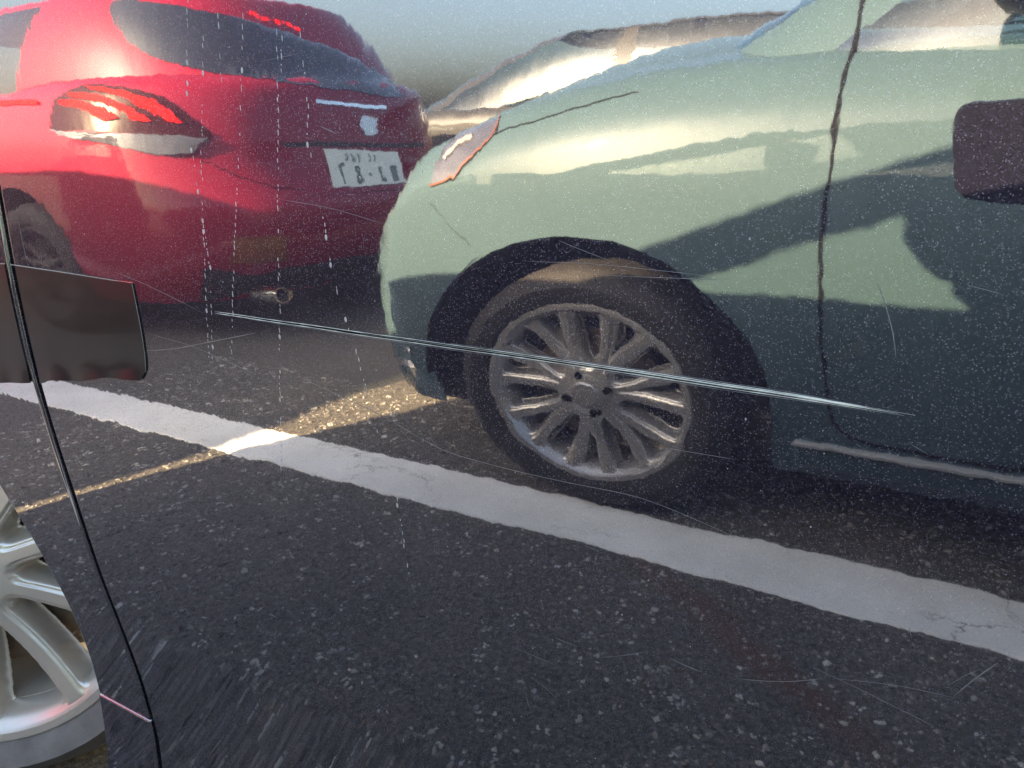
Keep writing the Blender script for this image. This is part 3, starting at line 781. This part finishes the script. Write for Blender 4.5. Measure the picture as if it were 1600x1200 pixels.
# satin film stuck over the gap between fender and door, its lower edge lifting
def film(name, outline, parent, ns=24, nz=14, lift=True):
    """outline given as left edge and right edge x over z"""
    (z0, z1, xl, xr) = outline
    V = []; F = []; th = .0008
    for side in (0, 1):
        for j in range(nz+1):
            for i in range(ns+1):
                z = z0(i/ns)+(z1(i/ns)-z0(i/ns))*j/nz; x = xl(z)+(xr(z)-xl(z))*i/ns
                zz = z
                up_ = .0022*max(0, 1-j/3)**2*(.4+.6*math.sin(i/ns*9)**2) if lift else 0
                V.append(on(x, zz, th*(1-side)*1.0+.0002+up_))
    nn = (ns+1)*(nz+1)
    for j in range(nz):
        for i in range(ns):
            a = j*(ns+1)+i; F.append((a, a+1, a+ns+2, a+ns+1)); F.append((nn+a, nn+a+ns+1, nn+a+ns+2, nn+a+1))
    for i in range(ns):
        F.append((i, nn+i, nn+i+1, i+1)); a = nz*(ns+1)+i; F.append((a, a+1, nn+a+1, nn+a))
    for j in range(nz):
        a = j*(ns+1); F.append((a, a+ns+1, nn+a+ns+1, nn+a)); a += ns; F.append((a, nn+a, nn+a+ns+1, a+ns+1))
    o = mesh_obj(name, V, F, 'film', parent, True, None, 40); return o
xr_f = lambda z: float(np.interp(z, [.66, .6935, .700, .7117, .743, .7719, .80], [-.560, -.5545, -.546, -.5423, -.5409, -.5418, -.5425]))
f1 = film('film_patch', (lambda q: .6672+.0262*q**.8+.0012*math.sin(q*11), lambda q: .7757-.0038*q, lambda z: float(SEAM(z))+GAP/2+.0012, xr_f), door)
f1['label'] = 'square patch of satin grey film on the door'
ribbon('film_edge', [(-.706, .7757), (-.63, .7742), (-.556, .7722)], lambda q: .0007*min(1, (1-q)*12+.1), .0011, 'film_edge', door, .0002)
ribbon('film_edge', [(-.5418, .7719), (-.5409, .743), (-.5423, .7117), (-.546, .700)], lambda q: .0005, .0011, 'film_edge', door, .0002)
film('film_patch', (lambda q: .651+.015*q, lambda q: .7735+.0022*q, lambda z: -.83, lambda z: float(SEAM(z))-GAP/2-.0012), fend, 16, 14)
ribbon('film_edge', [(-.80, .7735), (-.715, .7757)], lambda q: .0007, .0011, 'film_edge', fend, .0002)

# ------------------------------------------------------------------ pale green car alongside
MINT = empty('pale_green_car', (0, -1.75, 0)); bpy.context.view_layer.update()
tag(MINT, 'pale green compact car parked alongside, mirrored in the black door', 'car')
MS = dict(
    w=[(.12, .775), (.2, .815), (.3, .835), (.45, .845), (.6, .85), (.75, .845), (.9, .82), (1.05, .77)],
    front=[(.12, -1.25), (.25, -1.34), (.45, -1.37), (.57, -1.34), (.68, -1.27), (.8, -1.14), (.9, -1.02), (1.05, -.80)],
    rear=[(.12, 2.35), (.5, 2.45), (1.0, 2.35)],
    top=[(-1.38, .60), (-1.25, .68), (-1.1, .775), (-.95, .86), (-.8, .925), (-.6, .975), (-.4, 1.0), (0, 1.015), (1.6, 1.03), (2.45, .95)],
    crown=[(-1.38, .03), (-1.0, .07), (-.6, .13), (0, .08), (2.4, .04)], xf0=-1.0, xr0=1.7, zl=.20, rs=.13, nf=2.05, taper=(-.55, .16),
    arches=[(-.605, .30, .368), (1.85, .30, .36)])
mb = make_body(MINT, MS, 'mint')
mg, mg2 = make_greenhouse(MINT, dict(base=(-.58, 2.25, .775, .96), roof=(.36, 1.7, .57, 1.52), n=5, ws=36, side0=58, side1=128, rg=148, m0=.055, m1=.9, pillars=[(.75, .86)], bulge=.03), 'mint', 'glass')
mbvh = wrap_bvh([mb]); mall = wrap_bvh([mb]+list(mg.values()))
P3 = lambda L, y=-.9: [(x, y, z) for x, z in L]
hl = wrap_poly('headlamp', MINT, mbvh, P3([(-.902, .768), (-.880, .828), (-.850, .862), (-.805, .884), (-.742, .905), (-.758, .874), (-.808, .830), (-.862, .780)]), .002, 'lamp_clear', thick=.002, cell=.02)
wrap_line('lamp_trim', MINT, mbvh, P3([(-.905, .765), (-.866, .776), (-.808, .829), (-.758, .874), (-.742, .905)]), .0035, .0045, 'amber', hl)
wrap_line('lamp_bowl', MINT, mbvh, P3([(-.868, .818), (-.842, .846), (-.805, .866)]), .016, .0055, 'alloy_dark', hl)
wrap_line('bonnet_gap', MINT, mbvh, P3([(-.834, .904), (-.747, .924), (-.657, .948), (-.596, .974), (-.55, .994), (-.517, 1.009)]), .004, .0010, 'trim')
wrap_line('bumper_gap', MINT, mbvh, P3([(-.912, .726), (-.873, .682), (-.82, .634)]), .0015, .0006, 'trim')
DS = [(-.161, 1.063), (-.161, 1.007), (-.173, .955), (-.178, .921), (-.181, .85), (-.181, .766), (-.183, .701), (-.181, .633), (-.169, .516), (-.155, .417), (-.136, .334), (-.103, .308), (.005, .303), (.134, .304), (.5, .305)]
wrap_line('door_gap', MINT, mall, P3(DS), .006, .0015, 'trim')
rounded_box('sill_moulding', 2.0, .06, .055, .014, 'mint', MINT, (.80, .83, .262), (R(-6), 0, 0), 4)
rounded_box('sill_highlight', 2.0, .020, .008, .003, 'silver', MINT, (.80, .862, .290), (R(-6), 0, 0), 2)  # bright reflection on the sill ledge, painted in as a silver strip
wrap_line('front_lip', MINT, mbvh, P3([(-1.063, .35), (-1.05, .33), (-1.0, .325)]), .02, .004, 'chrome')
make_wheel(MINT, (-.605, .735, .297), R(0), .297, .223, .18, 'vee7', 'alloy_dark', 'rubber')
make_wheel(MINT, (1.85, .735, .297), 0, .297, .223, .18, 'vee7', 'alloy_dark', 'rubber')
make_wheel(MINT, (-.605, -.735, .297), R(180), .297, .223, .18, 'vee7', 'alloy_dark', 'rubber')
make_wheel(MINT, (1.85, -.735, .297), R(180), .297, .223, .18, 'vee7', 'alloy_dark', 'rubber')
def inner_arch(root, xc, zc, ra, yo, mat='black'):
    V = []; F = []; n = 36
    for k in range(n+1):
        a = math.pi*k/n
        V += [(xc+(ra+.004)*math.cos(a), yo, zc+(ra+.004)*math.sin(a)), (xc+(ra-.01)*math.cos(a), yo-.30, zc+(ra-.01)*math.sin(a)), (xc, yo-.30, zc-.1)]
    for k in range(n):
        a = 3*k; F += [(a, a+1, a+4, a+3), (a+1, a+2, a+5, a+4)]
    return mesh_obj('wheel_house', V, F, mat, root)
inner_arch(MINT, -.605, .30, .368, .84); inner_arch(MINT, 1.85, .30, .36, .84)
rounded_box('door_mirror', .15, .20, .14, .045, 'black', MINT, (.06, .93, 1.09), (0, 0, R(8)), 3)
rounded_box('floor_pan', 3.2, 1.5, .10, .02, 'black', MINT, (.5, 0, .24))

# ------------------------------------------------------------------ red hatchback ahead of it
AL = R(5)
RED = empty('red_hatchback', (-4.08, -2.282, 0), AL); bpy.context.view_layer.update()
tag(RED, 'red hatchback seen from behind with lit brake lamps, mirrored in the black door', 'car')
RS = dict(
    w=[(.15, .78), (.3, .84), (.5, .865), (.7, .87), (.85, .86), (1.0, .83), (1.13, .79)],
    front=[(.15, -1.85), (.5, -1.98), (.8, -1.9), (1.1, -1.5)],
    rear=[(.12, 1.80), (.25, 1.93), (.42, 2.03), (.56, 2.05), (.68, 2.01), (.76, 1.985), (.9, 1.965), (1.0, 1.95), (1.13, 1.91)],
    top=[(-1.98, .75), (-1.3, .92), (-.8, 1.0), (.5, 1.06), (1.2, 1.12), (2.05, 1.125)],
    crown=[(-1.98, .05), (-.8, .08), (2.05, .01)], xf0=-1.2, xr0=1.30, zl=.20, rs=.07, nf=2.4, nr=2.45,
    arches=[(.95, .31, .375), (-1.25, .31, .37)])
rb = make_body(RED, RS, 'red')
rg, rg2 = make_greenhouse(RED, dict(base=(-1.35, 1.90, .785, 1.03), roof=(-.35, 1.53, .60, 1.525), n=3.2, ws=36, side0=50, side1=103, rg=181, m0=.10, m1=.82, pillars=[(.1, .2), (1.0, 1.02)], bulge=.03, edge=.05, crown=.045), 'red', 'glass', 'dark_glass')
rbv = wrap_bvh([rb]); rall = wrap_bvh([rb]+list(rg.values())+list(rg2.values()))
RLAMP = [(-2.189, -0.951, 0.997), (-2.185, -0.994, 1.027), (-2.179, -1.068, 1.051), (-2.171, -1.161, 1.047), (-2.161, -1.269, 1.022), (-2.153, -1.368, 0.954), (-2.146, -1.444, 0.881), (-2.149, -1.413, 0.863), (-2.165, -1.229, 0.89), (-2.18, -1.056, 0.907), (-2.191, -0.933, 0.908)]
tl = wrap_poly('tail_lamp', RED, rbv, RLAMP, .0015, 'lamp_dark', thick=.002, cell=.025)
for cl in ([(-2.18, -1.054, 1.04), (-2.172, -1.15, 1.034), (-2.163, -1.246, 1.006), (-2.159, -1.3, 0.969), (-2.156, -1.332, 0.932), (-2.16, -1.282, 0.934), (-2.165, -1.232, 0.983), (-2.172, -1.147, 1.016), (-2.178, -1.074, 1.029)],
           [(-2.185, -0.998, 1.019), (-2.179, -1.073, 1.018), (-2.172, -1.153, 0.99), (-2.167, -1.208, 0.957), (-2.165, -1.232, 0.934), (-2.169, -1.179, 0.936), (-2.173, -1.141, 0.969), (-2.179, -1.07, 0.996), (-2.185, -1.0, 1.008)],
           [(-2.187, -0.973, 0.999), (-2.184, -1.016, 0.999), (-2.177, -1.086, 0.98), (-2.173, -1.131, 0.943), (-2.178, -1.08, 0.938), (-2.182, -1.03, 0.972), (-2.187, -0.974, 0.986)]):
    wrap_poly('brake_lamp_claw', RED, rbv, cl, .010, 'lamp_red', tl, thick=.003, cell=.025)
wrap_poly('brake_lamp_claw', RED, rbv, [(-2.201, -0.819, 0.992), (-2.192, -0.918, 0.998), (-2.192, -0.915, 0.983), (-2.201, -0.817, 0.978)], .006, 'lamp_red', tl, thick=.004)
wrap_poly('reversing_lamp', RED, rbv, [(-2.191, -0.933, 0.908), (-2.175, -1.111, 0.898), (-2.149, -1.415, 0.877), (-2.154, -1.354, 0.824), (-2.163, -1.25, 0.822), (-2.176, -1.106, 0.867), (-2.189, -0.956, 0.892)], .003, 'lamp_clear', thick=.012, cell=.03)
wrap_poly('reflector', RED, rbv, [(-2.145, -1.451, 0.499), (-2.126, -1.675, 0.478), (-2.128, -1.653, 0.372), (-2.148, -1.423, 0.399)], .002, 'amber', thick=.004)
wrap_poly('rear_valance', RED, rbv, [(-2.16, -1.27, 0.285), (-2.15, -1.4, 0.318), (-2.13, -1.626, 0.345), (-2.082, -2.179, 0.330), (-2.06, -2.8, .33), (-2.06, -2.8, 0.21), (-2.127, -1.657, 0.21), (-2.16, -1.30, 0.21)], .002, 'black', thick=.006, cell=.04)
wrap_poly('number_plate_recess', RED, rbv, [(-2.123, -1.74, 0.862), (-2.058, -2.456, 0.84), (-2.055, -2.44, 0.615), (-2.123, -1.80, 0.635)], .001, 'red', thick=.003, cell=.05)
wrap_line('handle_strip', RED, rbv, [(-2.123, -1.708, 0.848), (-2.058, -2.456, 0.822)], .022, .004, 'black')
wrap_line('bumper_gap', RED, rbv, [(-2.151, -1.383, 0.80), (-2.14, -1.50, 0.735), (-2.13, -1.65, .68), (-2.108, -1.874, 0.635), (-2.066, -2.356, 0.612)], .004, .001, 'trim')
wrap_poly('window_ledge', RED, rall, [(-2.109, -1.865, 1.023), (-2.077, -2.236, 1.004), (-2.077, -2.235, 0.988), (-2.109, -1.871, 1.009)], .003, 'chrome', thick=.006)
pl = wrap_poly('number_plate', RED, rbv, [(-2.106, -1.897, 0.824), (-2.073, -2.282, 0.794), (-2.068, -2.337, 0.639), (-2.104, -1.931, 0.659)], .006, 'plate', thick=.004, cell=.2)
wrap_poly('rear_window', RED, rall, [(-2.174, -1.13, 1.310), (-2.172, -1.165, 1.215), (-2.166, -1.235, 1.145), (-2.145, -1.452, 1.108), (-2.109, -1.872, 1.080), (-2.077, -2.235, 1.050), (-2.064, -2.37, 1.044), (-2.076, -2.244, 1.132), (-2.088, -2.108, 1.204), (-2.112, -1.832, 1.266), (-2.129, -1.644, 1.300), (-2.149, -1.406, 1.322), (-2.164, -1.238, 1.326)], .002, 'dark_glass', thick=.003, cell=.04, rnd=2)
# figures on the plate: reversed in the door, so built the right way round here (read from behind the car)
SEG = {'1': [[(.5, 0), (.5, 1), (.34, .84)]], '8': [[(.5, .52), (.2, .66), (.2, .88), (.5, 1), (.8, .88), (.8, .66), (.5, .52), (.15, .36), (.15, .12), (.5, 0), (.85, .12), (.85, .36), (.5, .52)]],
       '7': [[(.15, 1), (.85, 1), (.45, 0)]], '-': [[(.2, .45), (.8, .45)]], '2': [[(.2, .85), (.5, 1), (.8, .85), (.75, .6), (.2, 0), (.85, 0)]]}
def plate_text():
    TL, TR, BR, BL = [Vector(p) for p in [(-2.106, -1.897, 0.824), (-2.073, -2.282, 0.794), (-2.068, -2.337, 0.639), (-2.104, -1.931, 0.659)]]
    def at(u, v): return (BL.lerp(BR, u)).lerp(TL.lerp(TR, u), v)
    bv = wrap_bvh([pl])
    txt = '11-87'      # right to left in the mirror
    us = [.80, .625, .475, .30, .10]
    for ch, u0 in zip(txt, us):
        for st in SEG[ch]:
            pts = [tuple(at(u0+.13*(1-x) if ch != '-' else u0+.06*(1-x)+.02, .09+.50*y)) for x, y in st]
            wrap_line('plate_figure', RED, bv, pts, .016, .001, 'plate_green', pl, step=.01)
    for u0 in (.26, .34, .42, .56, .64):
        wrap_line('plate_figure', RED, bv, [tuple(at(u0, .70)), tuple(at(u0+.045, .78)), tuple(at(u0+.01, .90))], .008, .001, 'plate_green', pl, step=.01)
plate_text()
for k in range(5):
    a_, b_ = Vector((-2.131, -1.625, 1.330)), Vector((-2.110, -1.85, 1.290)); p_, q_ = a_.lerp(b_, k/5), a_.lerp(b_, k/5+.13)
    wrap_line('high_brake_lamp', RED, rall, [tuple(p_), tuple(q_)], .016, .004, 'lamp_red')
# silver rampant-animal badge on the hatch
BADGE = [(.30, 1.0), (.50, .92), (.62, .98), (.66, .84), (.80, .92), (.98, .86), (.82, .76), (.72, .72), (.86, .62), (.99, .64), (.88, .52), (.72, .50), (.70, .36), (.86, .26), (.80, .10), (.62, .04), (.70, .18), (.56, .28), (.50, .14), (.34, .02), (.22, .06), (.38, .18), (.40, .34), (.30, .48), (.10, .44), (.02, .54), (.20, .56), (.32, .62), (.24, .74), (.06, .74), (.12, .84), (.26, .84), (.22, .94)]
bx0, bz0 = Vector((-2.089, -2.085, .963)), Vector((-2.079, -2.205, .870))
wrap_poly('badge', RED, rbv, [(bx0.x+(bz0.x-bx0.x)*u, bx0.y+(bz0.y-bx0.y)*u, bz0.z+(bx0.z-bz0.z)*v) for u, v in BADGE], .003, 'badge', thick=.005, cell=.05)
make_wheel(RED, (.95, .755, .305), 0, .305, .205, .18, 'double5', 'black', 'rubber')
make_wheel(RED, (.95, -.755, .305), R(180), .305, .205, .18, 'double5', 'black', 'rubber')
make_wheel(RED, (-1.25, .755, .305), 0, .305, .205, .18, 'double5', 'black', 'rubber')
make_wheel(RED, (-1.25, -.755, .305), R(180), .305, .205, .18, 'double5', 'black', 'rubber')
inner_arch(RED, .95, .31, .375, .85); inner_arch(RED, -1.25, .31, .37, .85)
rounded_box('floor_pan', 3.3, 1.4, .10, .02, 'black', RED, (0, 0, .24))
bm = bmesh.new(); bmesh.ops.create_cone(bm, segments=28, radius1=.035, radius2=.035, depth=.14, cap_ends=False)
bmesh.ops.rotate(bm, verts=bm.verts[:], matrix=Matrix.Rotation(R(90), 3, 'Y')); bmesh.ops.solidify(bm, geom=bm.faces[:], thickness=.004)
ex = bm_obj('exhaust_pipe', bm, 'chrome', RED); ex.location = (1.95, .52, .235)

# ------------------------------------------------------------------ grey people carrier beyond, and the car in front of the dark one
VAN = empty('grey_people_carrier', (-1.2, -5.1, 0)); bpy.context.view_layer.update()
tag(VAN, 'grey people carrier with sunlit roof edge behind the pale green car', 'car')
VS = dict(w=[(.15, .80), (.5, .87), (.9, .86), (1.1, .82)], front=[(.15, -3.0), (.5, -3.12), (.8, -3.05), (1.1, -2.6)], rear=[(.15, 1.5), (1.1, 1.55)],
          top=[(-3.1, .80), (-2.7, .95), (-2.2, 1.06), (1.5, 1.10)], crown=[(-3.1, .05), (1.5, .05)], xf0=-2.3, xr0=1.1, zl=.2, rs=.09, arches=[(-2.1, .31, .38), (.75, .31, .38)])
vb = make_body(VAN, VS, 'grey')
make_greenhouse(VAN, dict(base=(-2.5, 1.45, .80, 1.03), roof=(-1.25, 1.35, .66, 1.63), n=4.6, ws=37, side0=49, side1=132, rg=147, pillars=[(-.75, -.66), (.3, .4)], bulge=.03), 'grey', 'glass')
for x in (-2.1, .75):
    for s in (1, -1): make_wheel(VAN, (x, .77*s, .31), 0 if s > 0 else R(180), .31, .21, .18, 'double5', 'alloy', 'rubber')
for x in (-.2, .9): rounded_box('seat_back', .16, 1.2, .65, .06, 'seat', VAN, (x, 0, .95), (0, R(10), 0))
rounded_box('floor_pan', 3.6, 1.4, .10, .02, 'black', VAN, (-.7, 0, .24))

FRT = empty('dark_grey_hatchback', (-4.660, .86, 0)); bpy.context.view_layer.update()
tag(FRT, 'dark grey hatchback parked just ahead of the black car, seen only by its shadow', 'car')
FS = dict(w=[(.15, .80), (.5, .86), (.9, .84), (1.1, .80)], front=[(.15, -1.9), (.5, -2.0), (1.1, -1.6)], rear=[(.15, 1.9), (.5, 2.02), (.9, 2.0), (1.1, 1.95)],
          top=[(-2.0, .78), (-1.2, .98), (.5, 1.03), (2.0, 1.03)], crown=[(-2., .05), (2., .03)], xf0=-1.3, xr0=1.5, zl=.16, rs=.07, nr=3.5, arches=[(1.2, .31, .37), (-1.25, .31, .37)])
make_body(FRT, FS, 'grey')
make_greenhouse(FRT, dict(base=(-1.3, 1.9, .77, 1.0), roof=(-.4, 1.6, .60, 1.5), n=4.6, pillars=[(.1, .2)], bulge=.03), 'grey', 'glass')
for x in (1.2, -1.25):
    for s in (1, -1): make_wheel(FRT, (x, .76*s, .305), 0 if s > 0 else R(180), .305, .205, .18, 'double5', 'alloy', 'rubber')
rounded_box('floor_pan', 3.4, 1.4, .10, .02, 'black', FRT, (0, 0, .24))

# ------------------------------------------------------------------ the phone that takes the picture, mirrored at the right edge
def phone():
    root = empty('phone', CAM-fwd*.006); root.matrix_basis = Matrix(((right.x, up.x, -fwd.x, 0), (right.y, up.y, -fwd.y, 0), (right.z, up.z, -fwd.z, 0), (0, 0, 0, 1)))
    root.location = CAM-fwd*.006
    tag(root, 'dark phone with rounded corners, mirrored at the right edge of the black door', 'phone')
    bm = bmesh.new(); W, Hh, rad = .152, .086, .016; cx, cy = W/2-.022, Hh/2-.030-.028+.0
    cy = -(Hh/2-.029)
    pts = []
    for qx, qy, a0 in ((1, 1, 0), (-1, 1, 90), (-1, -1, 180), (1, -1, 270)):
        for k in range(8):
            a = R(a0+k*90/7); pts.append((cx+qx*(W/2-rad)+rad*math.cos(a), cy+qy*(Hh/2-rad)+rad*math.sin(a), 0))
    f = bm.faces.new([bm.verts.new(p) for p in pts])
    ex_ = bmesh.ops.extrude_face_region(bm, geom=[f]); bmesh.ops.translate(bm, verts=[v for v in ex_['geom'] if isinstance(v, bmesh.types.BMVert)], vec=(0, 0, .010))
    bmesh.ops.recalc_face_normals(bm, faces=bm.faces[:])
    bmesh.ops.bevel(bm, geom=[e for e in bm.edges if e.calc_face_angle(0) > R(60)], offset=.0025, segments=2, affect='EDGES')
    bm_obj('case', bm, 'phone', root)
    for k, (x, y) in enumerate(((0, 0), (0, -.021), (.019, -.010))):
        bm = bmesh.new(); bmesh.ops.create_cone(bm, segments=28, radius1=.0075, radius2=.0075, depth=.0008, cap_ends=True)
        bmesh.ops.translate(bm, verts=bm.verts[:], vec=(x, y, -.0003)); bm_obj('lens', bm, 'phone', root)
phone()
